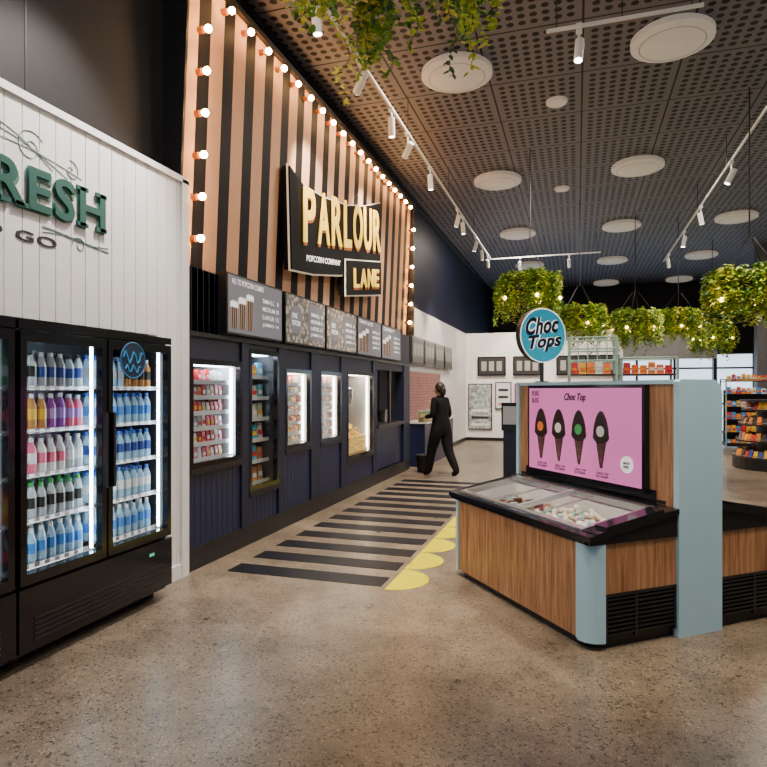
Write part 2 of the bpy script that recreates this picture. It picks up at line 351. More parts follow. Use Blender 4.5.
# ---------------------------------------------------------------- popcorn shop
b=MB(); y0,y1=YS,11.95; XB,XT=-3.30,-3.19
st=stripes()
b.hexa([(-3.45,y0,2.7),(XB,y0,2.7),(XB,y1,2.7),(-3.45,y1,2.7),(-3.45,y0,5.3),(XT,y0,5.3),(XT,y1,5.3),(-3.45,y1,5.3)],st)
b.box(-3.45,-3.14,y0,y1+.02,5.3,5.36,BLACK); b.box(-3.45,-3.15,y1,y1+.05,2.7,5.36,BLACK)
b.hexa([(-3.45,y0-.03,3.43),(XB+.03,y0-.03,3.43),(XB+.03,y0,3.43),(-3.45,y0,3.43),(-3.45,y0-.03,5.36),(XT+.01,y0-.03,5.36),(XT+.01,y0,5.36),(-3.45,y0,5.36)],CHAR)
b.build('striped_fascia_wall')
b=MB()
def bulb(y,z):
    x=XB+(XT-XB)*(z-2.7)/2.6
    b.cyl((x,y,z),.03,.05,GOLD,8,'x'); b.cyl((x+.05,y,z),.022,.02,STEEL,8,'x'); b.sph((x+.10,y,z),.033,WARM,10,6)
z=2.95
while z<5.0: bulb(YS+.15,z); bulb(11.8,z); z+=.37
y=YS+.15
while y<11.85: bulb(y,5.17); y+=.36
b.build('marquee_bulbs',smooth=True)
openings=[(YS+.05,5.45,.90,1.88),(5.60,6.25,.54,2.03),(6.42,7.14,.90,1.85),(7.43,8.18,.90,1.85),(8.42,9.62,.57,1.88),(9.83,11.5,.22,1.95)]
b=MB(); YJ=YS+.01
def tng(ya,yb,z0,z1):
    y=ya
    while y<yb-.01:
        y2=min(y+.09,yb); b.box(-3.27,-3.25,y+.003,y2-.003,z0,z1,NAVY); y+=.09
prev=YJ
for (a,c,z0,z1) in openings:
    if a-prev>.03: b.box(-3.4,-3.23,prev,a,0.2,2.12,NAVYW)
    if z0>.3: b.box(-3.4,-3.27,a,c,.2,z0,NAVYW); tng(a,c,.2,z0-.05); b.box(-3.4,-3.22,a,c,z0-.05,z0,BLACK)
    b.box(-3.4,-3.25,a,c,z1,2.12,NAVYW)
    prev=c
b.box(-3.4,-3.23,prev,11.95,.2,2.12,NAVYW)
b.box(-3.4,-3.25,YJ,11.95,2.12,2.695,NAVYW); tng(YJ,5.05,2.12,2.695)
b.box(-3.4,-3.22,YJ,11.95,2.08,2.12,BLACK)
b.box(-3.5,-3.235,YJ,11.95,0,.2,BLACK)
b.build('shop_front_joinery')
def chiller(name,a,c,z0,z1,fill,warm=False,dark=False):
    e=empty(name); b=MB(); xb=-3.85
    inner=mat('chiller_in_'+('d' if dark else 'l'),(.02,.02,.03) if dark else (.4,.4,.42),.5)
    b.box(xb,xb+.03,a,c,z0,z1,inner); b.box(xb,-3.28,a,a+.03,z0,z1,inner); b.box(xb,-3.28,c-.03,c,z0,z1,inner)
    b.box(xb,-3.28,a,c,z0,z0+.03,inner); b.box(xb,-3.28,a,c,z1-.03,z1,inner)
    for (p,q,r,s) in ((a,a+.045,z0,z1),(c-.045,c,z0,z1),(a+.045,c-.045,z0,z0+.05),(a+.045,c-.045,z1-.05,z1)): b.box(-3.28,-3.225,p,q,r,s,BLACKG)
    led=LEDN if warm else LEDW
    if not dark:
        b.box(-3.34,-3.31,a+.05,a+.060,z0+.06,z1-.06,led); b.box(-3.34,-3.31,c-.060,c-.05,z0+.06,z1-.06,led)
    b.box(-3.5,-3.34,a+.06,c-.06,z1-.05,z1-.035,led)
    b.build('cabinet',e)
    b=MB(); fill(b,a+.07,c-.07,z0+.05,z1-.06); b.build('goods',e)
    b=MB(); b.add([(-3.25,a+.045,z0+.05),(-3.25,c-.045,z0+.05),(-3.25,c-.045,z1-.05),(-3.25,a+.045,z1-.05)],[(0,1,2,3)],GLASS); b.build('glass',e,recalc=False)
cols=[red,yel,wht,pk,nav,org,blk,sil,lbl]
def fill_packs(ns,hh=.13,pal=cols,wd=.07):
    def f(b,a,c,z0,z1):
        st_=(z1-z0)/ns
        for i in range(ns):
            z=z0+i*st_; b.box(-3.8,-3.34,a-.03,c+.03,z-.012,z,SHELF); b.box(-3.345,-3.335,a-.03,c+.03,z-.02,z+.02,SHELF)
            y=a
            while y<c-wd*.6:
                m=R.choice(pal); h=hh*R.uniform(.75,1.0)
                for row in range(2):
                    x=-3.42-.12*row
                    b.hexa([(x-.03,y,z),(x+.03,y,z),(x+.03,y+wd*.85,z),(x-.03,y+wd*.85,z),(x-.02,y+.006,z+h),(x+.02,y+.006,z+h),(x+.02,y+wd*.8,z+h),(x-.02,y+wd*.8,z+h)],m)
                    b.box(x+.031,x+.033,y+.01,y+wd*.7,z+h*.3,z+h*.6,R.choice([wht,wht,red,yel]))
                y+=wd
    return f
chiller('display_chiller',YS+.05,5.45,.90,1.88,fill_packs(6,.125,[wht,pk,red,sil,tea],.07))
bl1=P('giftb',(.06,.38,.55)); bl2=P('gifto',(.50,.22,.08)); bl3=P('giftw',(.6,.6,.55))
chiller('gift_shelf_unit',5.60,6.25,.54,2.03,fill_packs(6,.18,[bl1,bl1,bl2,bl3],.13),dark=True)
chiller('display_chiller',6.42,7.14,.90,1.85,fill_packs(7,.11,[wht,yel,red,sil],.06),warm=True)
chiller('display_chiller',7.43,8.18,.90,1.85,fill_packs(7,.11,[wht,yel,tea,red],.06),warm=True)
POP=pc('popcorn',(.75,.5,.15),.6,var=.2,vs=60,em=.15,emc=(1,.65,.25))
def popfill(b,a,c,z0,z1):
    for k in range(420):
        y=R.uniform(a,c); hgt=.35+.12*math.sin((y-a)*5)
        b.sph((R.uniform(-3.6,-3.32),y,z0+R.uniform(.02,hgt)),R.uniform(.02,.032),POP,6,4)
    b.box(-3.8,-3.33,a,c,z0,z0+.25,POP); b.box(-3.80,-3.79,a,c,z0+.3,z1,DARK)
    b.lathe([(.14,0),(.17,.1),(.17,.25),(.05,.3)],(-3.55,(a+c)/2,z1-.45),STEEL,16); b.tube((-3.55,(a+c)/2,z1-.16),(-3.55,(a+c)/2,z1),.02,STEEL)
chiller('popcorn_warmer_cabinet',8.42,9.62,.57,1.88,popfill,warm=True)
e=empty('service_hatch'); b=MB()
b.box(-3.85,-3.82,9.83,11.5,.22,1.95,CHAR); b.box(-3.82,-3.28,9.83,11.5,.22,.95,NAVY); b.box(-3.82,-3.2,9.83,11.5,.95,1.0,DARK)
b.box(-3.3,-3.25,10.62,10.70,1.0,1.95,BLACK)
for y in (10.0,10.3,10.9,11.2): b.lathe([(.06,0),(.08,.22)],(-3.5,y,1.0),R.choice([blk,tea,sil]),12)
b.build('counter',e)
# menu boards
MG=mat('menu_grey',(.12,.12,.135),.5,em=.18,emc=(.5,.5,.6)); MP=popcorn_print(); MI=mat('menu_white',(.8,.8,.78),.5,em=.45,emc=(1,1,1)); MK=mat('menu_kraft',(.42,.27,.18),.5,em=.25)
for i,(a,c) in enumerate([(5.08,6.22),(6.30,7.45),(7.50,8.65),(8.71,9.86),(9.92,11.07)]):
    e=empty('menu_board'); b=MB(); b.box(-3.249,-3.175,a,c,2.14,2.73,BLACK); b.box(-3.175,-3.170,a+.02,c-.02,2.16,2.71,MP if i in(1,2) else MG)
    if i not in (1,2):
        for k in range(3):
            yy=a+.12+.15*k; h=.20+.05*k
            b.prism([(yy-.05,2.20),(yy+.05,2.20),(yy+.068,2.20+h),(yy-.068,2.20+h)],-3.17,-3.166,MK,'x')
            for q in (-.6,0,.6): b.prism([(yy-.008+.05*q,2.20),(yy+.008+.05*q,2.20),(yy+.01+.065*q,2.20+h),(yy-.01+.065*q,2.20+h)],-3.166,-3.164,BLACK,'x')
            for q in range(5):
                for w_ in range(2): b.cyl((-3.168,yy-.055+.027*q,2.215+h+.025*w_+.01*(q%2)),.02,.003,MI,8,'x')
    else:
        b.cyl((-3.17,a+.27,2.43),.17,.003,MG,20,'x'); b.box(-3.17,-3.167,a+.62,c-.07,2.22,2.66,MG)
    b.build('panel',e)
    if i in (0,3,4): text(['ALL TO POPCORN COMBO','','','DRINKS & ICE','CANDY'][i],.62,.055,WX(-3.168,a+.08,2.63),MI,'heading',e,.001,.006)
    else: text('LARGE\nPOPCORN',.22,.15,WX(-3.166,a+.16,2.36),MI,'heading',e,.001,.008)
    for k in range(4): text(['SMALL  8','MEDIUM 10','LARGE 12','JUMBO 14'][k],.36,.045,WX(-3.166,c-.46,2.52-.085*k),MI,'line',e,.001,.004)
# shop name sign
e=empty('shop_name_sign'); b=MB()
main=[(6.36,2.99),(6.30,4.16),(6.7,4.05),(7.3,4.09),(8.1,4.22),(8.9,4.44),(9.70,4.72),(9.64,3.66),(8.8,3.42),(7.9,3.2),(7.0,3.05)]
def grow(p,d):
    cy=sum(q[0] for q in p)/len(p); cz=sum(q[1] for q in p)/len(p)
    return [(y+d*(1 if y>cy else -1),z+d*(1 if z>cz+.15*(y-cy) else -1)) for y,z in p]
b.prism(main,-3.22,-3.15,SIGNK,'x'); b.prism(grow(main,.02),-3.155,-3.14,EDGE,'x'); b.prism(main,-3.14,-3.12,SIGNK,'x')
lane=[(8.0,2.93),(8.0,3.42),(9.55,3.70),(9.55,3.17)]
b.prism(lane,-3.2,-3.10,SIGNK,'x'); b.prism(grow(lane,.02),-3.105,-3.09,EDGE,'x'); b.prism(lane,-3.09,-3.07,SIGNK,'x')
b.build('plates',e)
def letters(word,y0,z0,W,H,x,name,slope,gap=.10,wt=None):
    wt=wt or [1]*len(word); tot=sum(wt); u=(W-gap*(len(word)-1)*W/len(word)*1.0)/tot; y=y0
    for ch,k in zip(word,wt):
        w=u*k; z=z0+slope*(y-y0)
        text(ch,w,H,WX(x,y+.035,z-.03),GOLD,name+'_shadow',e,.004,.012,slope)
        text(ch,w,H,WX(x+.014,y,z),CREAM,name,e,.006,.02,slope)
        y+=w+gap*W/len(word)
letters('PARLOUR',6.62,3.36,2.98,.66,-3.11,'letter',.175,.19,[1,1.1,1.05,.85,1.1,1.05,1.1])
letters('LANE',8.22,3.07,1.15,.28,-3.065,'letter_small',.17,.18,[.85,1.1,1,.85])
text('POPCORN COMPANY',1.1,.075,WX(-3.115,6.75,3.16),LWHITE,'word_sub',e,.002,.006,.14)
# ---------------------------------------------------------------- floor graphics
b=MB()
for k in range(13): y=4.72+.462*k; b.box(-2.95,-1.52,y,y+.25,0,.003,BAR)
b.build('floor_stripes')
b=MB()
for k in range(10):
    cy=4.95+.592*k; b.prism([(-1.47+.29*math.sin(a),cy+.29*math.cos(a)) for a in [math.pi*i/16 for i in range(17)]],0,.003,YEL)
b.build('floor_scallops')
# ---------------------------------------------------------------- kiosk
K=Matrix.Translation((.075,3.885,0))@Matrix.Rotation(math.radians(39),4,'Z')
def arc(cx,cy,r,a0,a1,n=10): return [(cx+r*math.cos(math.radians(a0+(a1-a0)*i/n)),cy+r*math.sin(math.radians(a0+(a1-a0)*i/n))) for i in range(n+1)]
def freezer_mesh():
    b=MB(); Lx,Ly=.70,1.79; r=.12
    b.prism(arc(.05+r,.05+r,r,180,270)+[(Lx,.05),(Lx,Ly-.03)]+arc(.05+r,Ly-.05-r,r,90,180),0,.06,BLACK)
    for ccy,a0,a1 in ((r,180,270),(Ly-r,90,180)):
        o=arc(r,ccy,r,a0,a1); i=arc(r,ccy,r-.03,a1,a0); b.prism(o+i,.05,.66,BLUE)
    b.box(.012,.04,r,Ly-r,.06,.655,WOOD)
    b.box(0,.014,r,r+.012,.06,.66,BLUE)
    b.box(r,Lx,.012,.04,.34,.655,WOOD)
    b.box(r,Lx,.03,.05,.06,.34,BLACK)
    for k in range(9): b.box(r+.02,Lx-.02,.012,.03,.085+.027*k,.097+.027*k,BLACKG)
    b.box(r+.0,r+.02,.008,.03,.06,.34,BLACKG); b.box(Lx-.02,Lx,.008,.03,.06,.34,BLACKG); b.box(r,Lx,.008,.03,.325,.345,BLACKG); b.box(.36,.38,.010,.03,.06,.34,BLACKG)
    b.box(r,Lx,Ly-.04,Ly-.012,.06,.655,WOOD)
    b.box(.06,Lx,.06,Ly-.06,.06,.40,BLACK)
    zt=lambda x:.69+.12*x/.70
    def slab(x0,x1,ya,yb,dz0,dz1,m):
        b.hexa([(x0,ya,zt(x0)+dz0),(x1,ya,zt(x1)+dz0),(x1,yb,zt(x1)+dz0),(x0,yb,zt(x0)+dz0),(x0,ya,zt(x0)+dz1),(x1,ya,zt(x1)+dz1),(x1,yb,zt(x1)+dz1),(x0,yb,zt(x0)+dz1)],m)
    def sheet(x0,x1,ya,yb,dz,m): b.add([(x0,ya,zt(x0)+dz),(x1,ya,zt(x1)+dz),(x1,yb,zt(x1)+dz),(x0,yb,zt(x0)+dz)],[(0,1,2,3)],m)
    b.hexa([(0,0.02,.655),(.03,.02,.655),(.03,Ly-.02,.655),(0,Ly-.02,.655),(0,.02,.70),(.03,.02,.71),(.03,Ly-.02,.71),(0,Ly-.02,.70)],BLACKG)
    b.hexa([(.0,.0,.655),(Lx,.0,.655),(Lx,.05,.655),(.0,.05,.655),(0,0,.69),(Lx,0,.81),(Lx,.05,.81),(0,.05,.69)],BLACKG)
    b.hexa([(.0,Ly-.05,.655),(Lx,Ly-.05,.655),(Lx,Ly,.655),(.0,Ly,.655),(0,Ly-.05,.69),(Lx,Ly-.05,.81),(Lx,Ly,.81),(0,Ly,.69)],BLACKG)
    slab(-.015,.04,-.015,Ly+.015,-.01,.025,BLACKG); slab(.63,.70,-.015,Ly+.015,-.01,.025,BLACKG)
    slab(.04,.63,-.015,.12,-.01,.03,BLACKG); slab(.04,.63,Ly-.09,Ly+.015,-.01,.025,BLACKG)
    slab(.12,.58,-.005,.10,.03,.05,BLACKG)
    slab(.04,.08,.12,Ly-.09,-.02,.035,STEEL); slab(.59,.63,.12,Ly-.09,-.02,.035,STEEL); slab(.08,.59,.12,.15,-.02,.035,STEEL); slab(.08,.59,Ly-.12,Ly-.09,-.02,.035,STEEL)
    slab(.08,.59,.885,.905,-.0,.04,SHELF)
    b.box(.06,.61,.13,Ly-.10,.42,.45,WHITEC)
    for (xa,xb,ya,yb) in ((.06,.08,.13,Ly-.10),(.59,.61,.13,Ly-.10),(.06,.61,.13,.15),(.06,.61,Ly-.12,Ly-.10)): 
        b.hexa([(xa,ya,.42),(xb,ya,.42),(xb,yb,.42),(xa,yb,.42),(xa,ya,zt(xa)-.01),(xb,ya,zt(xb)-.01),(xb,yb,zt(xb)-.01),(xa,yb,zt(xa)-.01)],WHITEC)
    ice=[pc('ice_cream',(.85,.80,.68)),pc('ice_green',(.12,.50,.36)),pc('ice_wrap',(.45,.65,.72)),pc('ice_choc',(.10,.04,.02)),pc('ice_tan',(.55,.38,.22))]
    rr=random.Random(3)
    for i in range(29):
        for j in range(9):
            y=.18+.052*i+rr.uniform(-.012,.012); x=.10+.055*j+rr.uniform(-.012,.012)
            if y>Ly-.15: continue
            base=.57+.13*x/.7+rr.uniform(-.03,.03)
            m=rr.choice(ice[:3]+ice[:1] if i<17 else ice[2:])
            if i<17: b.lathe([(.006,-.05),(.022,.0)],(x,y,base),pc('wafer',(.5,.3,.12)),7); b.sph((x,y,base+.012),.025,m,7,5)
            elif rr.random()<.7: b.box(x-.03,x+.03,y-.02,y+.02,base-.05,base-.01,m)
    for y in (.20,.55,1.25,1.6): b.tube((.1,y,.62),(.58,y,.70),.004,STEEL)
    b.box(.10,.58,.18,Ly-.15,.45,.50,WHITEC)
    sheet(.08,.59,.15,.905,.030,GLASS); sheet(.08,.59,.885,Ly-.12,.038,GLASS)
    slab(.12,.55,.62,.635,.031,.042,STEEL)
    slab(.12,.55,1.12,1.135,.039,.05,STEEL)
    return b
fz=freezer_mesh().build('ice_cream_freezer',M=K)
f2=bpy.data.objects.new('ice_cream_freezer',fz.data); COL.objects.link(f2)
f2.matrix_world=K@Matrix.Translation((1.784,0,0))@Matrix.Scale(-1,4,(1,0,0))
e=empty('kiosk_divider'); b=MB()
b.prism([(1.083,0)]+arc(1.083-.10,1.57,.10,0,90,8)+[(.72,1.67),(.703,1.655),(.703,0)],-.01,.035,BLUE,'y')
b.box(.725,1.06,.035,1.80,0,1.64,WOOD)
b.box(.715,1.078,.035,1.80,1.64,1.668,BLUE)
b.prism([(1.083,0),(1.083,1.668),(.703,1.668),(.703,0)],1.80,1.84,BLUE,'y')
b.box(.715,.726,.2,1.70,.80,.92,BLACKG); b.box(.718,.726,.12,1.78,.84,.86,BLACK)
b.build('divider_body',e,K)
e2=empty('advertising_screen'); b=MB(); b.box(.68,.7249,.26,1.62,.89,1.638,BLACKG); b.box(.677,.681,.285,1.595,.92,1.615,PINKM)
CH=mat('cone_choc',(.02,.008,.006),.3); WF=mat('cone_waffle',(.05,.025,.025),.5); WF2=mat('cone_line',(.25,.10,.08),.5)
def cone(cy,cz,s,tip):
    b.prism([(cy-.052*s,cz),(cy+.052*s,cz),(cy+.010,cz-.20*s),(cy-.010,cz-.20*s)],.672,.677,WF,'x')
    for t in (-.6,-.2,.2,.6): b.tube((.671,cy+.045*s*t,cz),(.671,cy+.006*t-.006,cz-.17*s),.0015,WF2,4)
    for t in (.25,.5,.75): b.tube((.671,cy-.048*s*(1-t),cz-.2*s*t),(.671,cy+.048*s*(1-t),cz-.2*s*t-.01),.0015,WF2,4)
    b.prism([(cy+(.072 if math.sin(t)<0 else .066)*s*math.cos(t)*(1-.45*max(0,math.sin(t))**2*.6),cz+(.15*s if math.sin(t)>0 else .05*s)*math.sin(t)) for t in [2*math.pi*i/24 for i in range(24)]],.668,.676,CH,'x')
    b.cyl((.665,cy,cz+.03),.034*s,.004,tip,12,'x')
for cy,tp in ((1.42,org),(1.18,wht),(.93,grn),(.68,wht)): cone(cy,1.26,1.22,tp)
b.cyl((.673,.42,1.07),.06,.004,LWHITE,20,'x') 
b.build('screen_panel',e2,K)
def KT(x,y,z): return K@basis((x,y,z),(0,-1,0),(0,0,1))
text('Choc Top',.26,.075,KT(.674,1.11,1.50),INK,'title',e2,.001,.03,0,1,.3)
text('PURE\nBLISS',.10,.10,KT(.674,1.55,1.49),CH,'corner_text',e2,.001,.0)
for i,cy in enumerate((1.47,1.23,.98,.73)): text('CHOC TOP\nICE CREAM',.13,.04,KT(.674,cy,.945),CH,'caption',e2,.001,.0)
text('MADE\nHERE',.06,.045,KT(.671,.45,1.045),CH,'badge_text',e2,.001,.01)
e=empty('round_kiosk_sign'); b=MB(); b.tube((.9,1.72,1.68),(.9,1.72,1.9),.018,DARK,10); b.cyl((.9,1.72,1.669),.06,.012,DARK,16)
b.cyl((.9,1.70,2.10),.25,.07,DARK,36,'y'); b.cyl((.9,1.694,2.10),.238,.008,CYAN,36,'y'); b.torus((.9,1.70,2.10),.245,.006,LWHITE,36,'y')
b.build('disc',e,K,smooth=True)
NV=mat('black_letter',(.004,.006,.02),.4)
for mm,dy,of in ((LWHITE,0,.095),(NV,.004,.035)):
    text('Choc',.36,.16,K@WY(.70,1.689-dy,2.09),mm,'word',e,.002,of,.12,1.05,.25); text('Tops',.36,.16,K@WY(.73,1.689-dy,1.93),mm,'word',e,.002,of,.12,1.05,.25)
e=empty('info_totem'); b=MB(); b.box(-.78,-.64,6.85,6.99,.03,1.30,NAVYW); b.box(-.84,-.58,6.80,7.04,0,.03,DARK); b.box(-.80,-.62,6.84,6.87,1.15,1.46,BLACKG); b.box(-.78,-.64,6.83,6.84,1.22,1.42,mat('totem_face',(.35,.36,.38),.4,em=.15)); b.build('post',e)
# ---------------------------------------------------------------- ceiling fittings
b=MB(); b.lathe([(.40,0),(.46,.03),(.46,.09),(.42,.12)],(0,0,-.12),mat('disc_white',(.55,.50,.45),.5,em=.18,emc=(1,.86,.7)),40); b.torus((0,0,-.115),.36,.008,mat('disc_ring',(.3,.27,.24),.5),40)
d0=b.build('ceiling_disc',M=Matrix.Translation((-1.5,7.9,CZ)),smooth=True)
for i in range(4):
    for j in range(5):
        if i==0 and j==0: continue
        o=bpy.data.objects.new('ceiling_disc',d0.data); o.location=(-1.5+2.57*i,7.9+4.3*j,CZ); COL.objects.link(o)
b=MB(); b.lathe([(.13,0),(.15,.02),(.15,.05)],(0,0,-.05),MATS['disc_white'],24)
for i,(x,y) in enumerate(((-.28,9.2),(-.3,13.2))): 
    if i==0: s0=b.build('ceiling_speaker',M=Matrix.Translation((x,y,CZ)))
    else:
        o=bpy.data.objects.new('ceiling_speaker',s0.data); o.location=(x,y,CZ); COL.objects.link(o)
def spotlamp(e,x,y,z,tx,ty,tz,pw=250,ang=60,colr=(1,.80,.58)):
    L=bpy.data.lights.new('spot','SPOT'); L.energy=pw; L.spot_size=math.radians(ang); L.spot_blend=.6; L.color=colr; L.shadow_soft_size=.06
    o=bpy.data.objects.new('spot_lamp',L); COL.objects.link(o); d=Vector((tx-x,ty-y,tz-z)); o.location=Vector((x,y,z))+d.normalized()*.16; o.rotation_euler=d.to_track_quat('-Z','Y').to_euler(); o.parent=e
def head(b,p,t,s=1):
    p=Vector(p); d=(Vector(t)-p).normalized(); b.tube(p+Vector((0,0,.22)),p+Vector((0,0,0)),.012,WHITEC); b.tube(p-d*.12*s,p+d*.12*s,.045,WHITEC,12); b.tube(p+d*.12*s,p+d*(.12*s+.003),.038,SPOTF,12); b.box(p.x-.03,p.x+.03,p.y-.07,p.y+.07,p.z+.2,p.z+.24,WHITEC)
TZ=5.25
def track(name,x,ya,yb,heads,along='y'):
    e=empty(name); b=MB()
    if along=='y': b.box(x-.014,x+.014,ya,yb,TZ-.0,TZ+.03,WHITEC)
    else: b.box(ya,yb,x-.014,x+.014,TZ,TZ+.03,WHITEC)
    n=max(2,int((yb-ya)/2.5))
    for k in range(n+1):
        q=ya+.1+(yb-ya-.2)*k/n
        p=(x,q) if along=='y' else (q,x); b.tube((*p,TZ+.03),(*p,CZ),.006,DARK)
    for h in heads:
        q,t,pw=h[:3]; p=(x,q,TZ-.23) if along=='y' else (q,x,TZ-.23); head(b,p,t)
        if pw: spotlamp(e,*p,*t,pw,h[3] if len(h)>3 else 60,h[4] if len(h)>4 else (1,.82,.62))
    b.build('track',e)
track('kiosk_fill_track',-2.3,2.5,17.2,[(3.6,(-3.2,3.1,2.6),560,75,(1,.92,.82)),(5.2,(-2.0,5.6,0),620,50),(6.4,(-3.3,7.2,3.9),520),(7.6,(-2.3,8.2,0),680),(8.4,(-3.3,9.3,4.0),520),(9.8,(-2.2,10.5,0),680),(12.2,(-3.3,13,2),500),(12.8,(-2,13.5,0),0),(14.5,(-3.3,15,2),450),(15.5,(-2,17,1),300),(16.6,(-2.5,19.4,2),450)])
track('kiosk_fill_track',2.35,3.6,19,[(4.1,(.9,5.2,0.9),450),(6.0,(1.2,5.5,.7),0),(8.2,(1,8.5,0),700),(11.0,(.5,11,1.2),600),(13.5,(3.4,14.5,.6),700),(15.5,(1.5,15.5,0),600),(18,(3,20,1),500)])
track('kiosk_fill_track',6.45,-.30,1.15,[(.02,(-.3,5.2,.5),560,45),],'x')
track('kiosk_fill_track',1.9,-2.6,2.2,[(-2.2,(-.45,4.7,.6),500,34),(.2,(.45,4.3,.8),360,36),(1.8,(1.2,4.3,.8),220,36)],'x')  # added track out of view, brightens the kiosk front from the camera side
track('kiosk_fill_track',17.2,-2.3,.6,[(-1.5,(-1.5,19.4,1.5),500),(-.2,(0,19.4,2),300)],'x')
def area(name,loc,size,pw,colr=(1,.87,.74),rot=(0,0,0)):
    L=bpy.data.lights.new(name,'AREA'); L.shape='DISK'; L.size=size; L.energy=pw; L.color=colr
    o=bpy.data.objects.new(name,L); o.location=loc; o.rotation_euler=rot; COL.objects.link(o); return o
for x,y,p in ((-1.5,3.6,65),(1.07,3.6,50),(-1.5,7.9,120),(1.07,7.9,120),(1.07,12.2,150),(3.64,12.2,150),(-1.5,16.5,150),(3.64,16.5,150)):
    area('ceiling_fill',(x,y,CZ-.14),.85,p)  # added soft fill below the ceiling; the discs themselves barely glow
# ---------------------------------------------------------------- hanging planters
G=[mat('leaf_bright',(.52,.66,.03),.5,var=.25,vs=20),mat('leaf_mid',(.22,.42,.03),.5,var=.25,vs=20),mat('leaf_dark',(.04,.13,.015),.5,var=.25,vs=20),mat('leaf_yellow',(.72,.70,.06),.5,var=.2,vs=20)]
STEM=mat('vine_stem',(.10,.14,.04),.6)
def planter(seed,ns=120,ls=1.0,H=3.3,gl=G,long=1.0,bulb=True,clump=None):
    r=random.Random(seed); b=MB()
    b.torus((0,0,0),.46,.014,BLACK); b.torus((0,0,.16),.46,.010,BLACK); b.torus((0,0,0),.3,.012,BLACK)
    b.lathe([(.34,-.02),(.42,.0),(.42,.12),(.34,.14)],(0,0,0),mat('planter_soil',(.04,.03,.02),.9),24)
    if bulb:
        for k in range(5):
            a=k*1.2566; b.sph((.5*math.cos(a),.5*math.sin(a),-.12),.032,mat('planter_bulb',(1,.8,.5),.3,em=28,emc=(1,.6,.22)),8,6); b.tube((.5*math.cos(a),.5*math.sin(a),-.09),(.46*math.cos(a),.46*math.sin(a),0),.006,BLACK)
    for k in range(4):
        a=math.pi/4+k*math.pi/2; b.tube((.46*math.cos(a),.46*math.sin(a),0),(.46*math.cos(a),.46*math.sin(a),.16),.008,BLACK)
        b.tube((.46*math.cos(a),.46*math.sin(a),.16),(.06*math.cos(a),.06*math.sin(a),.75),.005,BLACK)
    b.tube((0,0,.75),(0,0,CZ-H),.01,BLACK)
    for s in range(ns):
        a=r.uniform(0,2*math.pi)
        if clump: a=r.choice(clump)+r.gauss(0,.28)
        rad=r.uniform(.22,.44); out=r.uniform(.04,.2); up=r.uniform(.05,.24); ln=r.uniform(.25,.62)*long
        if r.random()<.2: ln+=.2
        n=int((ln+.35)/.028); pts=[]
        for i in range(n):
            t=i/(n-1); rr=rad+out*min(1,t*2.2); z=.12+up*math.sin(min(1,t*2.2)*math.pi*.5*1.3)-max(0,t-.3)/.7*ln
            aa=a+.08*math.sin(i*.6+s); pts.append(Vector((rr*math.cos(aa),rr*math.sin(aa),z)))
        for i in range(0,n-2,2): b.tube(pts[i],pts[i+2],.0025,STEM,3)
        gm=r.choice(gl if s%3 else gl[:2])
        for i,p in enumerate(pts):
            for sd in (0,1):
                th=r.uniform(0,6.28); el=r.uniform(-.9,.3); d=Vector((math.cos(th)*math.cos(el),math.sin(th)*math.cos(el),math.sin(el)))
                L=r.uniform(.04,.075)*ls; sdv=d.cross(Vector((0,0,1))).normalized()*L*.28; up_=d.cross(sdv).normalized()*L*.08
                q=[p,p+d*L*.35+sdv,p+d*L*.75+sdv*.7-up_,p+d*L,p+d*L*.75-sdv*.7-up_,p+d*L*.35-sdv,p+d*L*.5-up_*1.5]
                b.add(q,[(0,1,6),(1,2,6),(2,3,6),(3,4,6),(4,5,6),(5,0,6)],gm if r.random()<.75 else r.choice(gl))
    return b
planter(5,170,.85,3.98,G,1.1,False,(-2.7,-.6,-1.7,.6,2.2)).build('hanging_planter',M=Matrix.Translation((-.92,3.1,3.98)),recalc=False)
planter(9,210,1.15,2.95,G).build('hanging_planter',M=Matrix.Translation((2.28,9.6,2.95)),recalc=False)
p1=planter(1,170,1.15,3.15,G,1.25).build('hanging_planter',M=Matrix.Translation((.06,14.2,3.15)),recalc=False)
p2=planter(2,190,1.1,3.3,G,.95).build('hanging_planter',M=Matrix.Translation((-.78,10.9,3.3)),recalc=False)
for i,(x,y,rz) in enumerate(((1.3,15.4,.5),(2.45,17.0,2.2),(3.6,19.0,3.3),(3.6,12.6,1.0))):
    o=bpy.data.objects.new('hanging_planter',(p2 if i%2 else p1).data); o.location=(x,y,3.3 if i%2 else 3.15); o.rotation_euler=(0,0,rz); COL.objects.link(o)
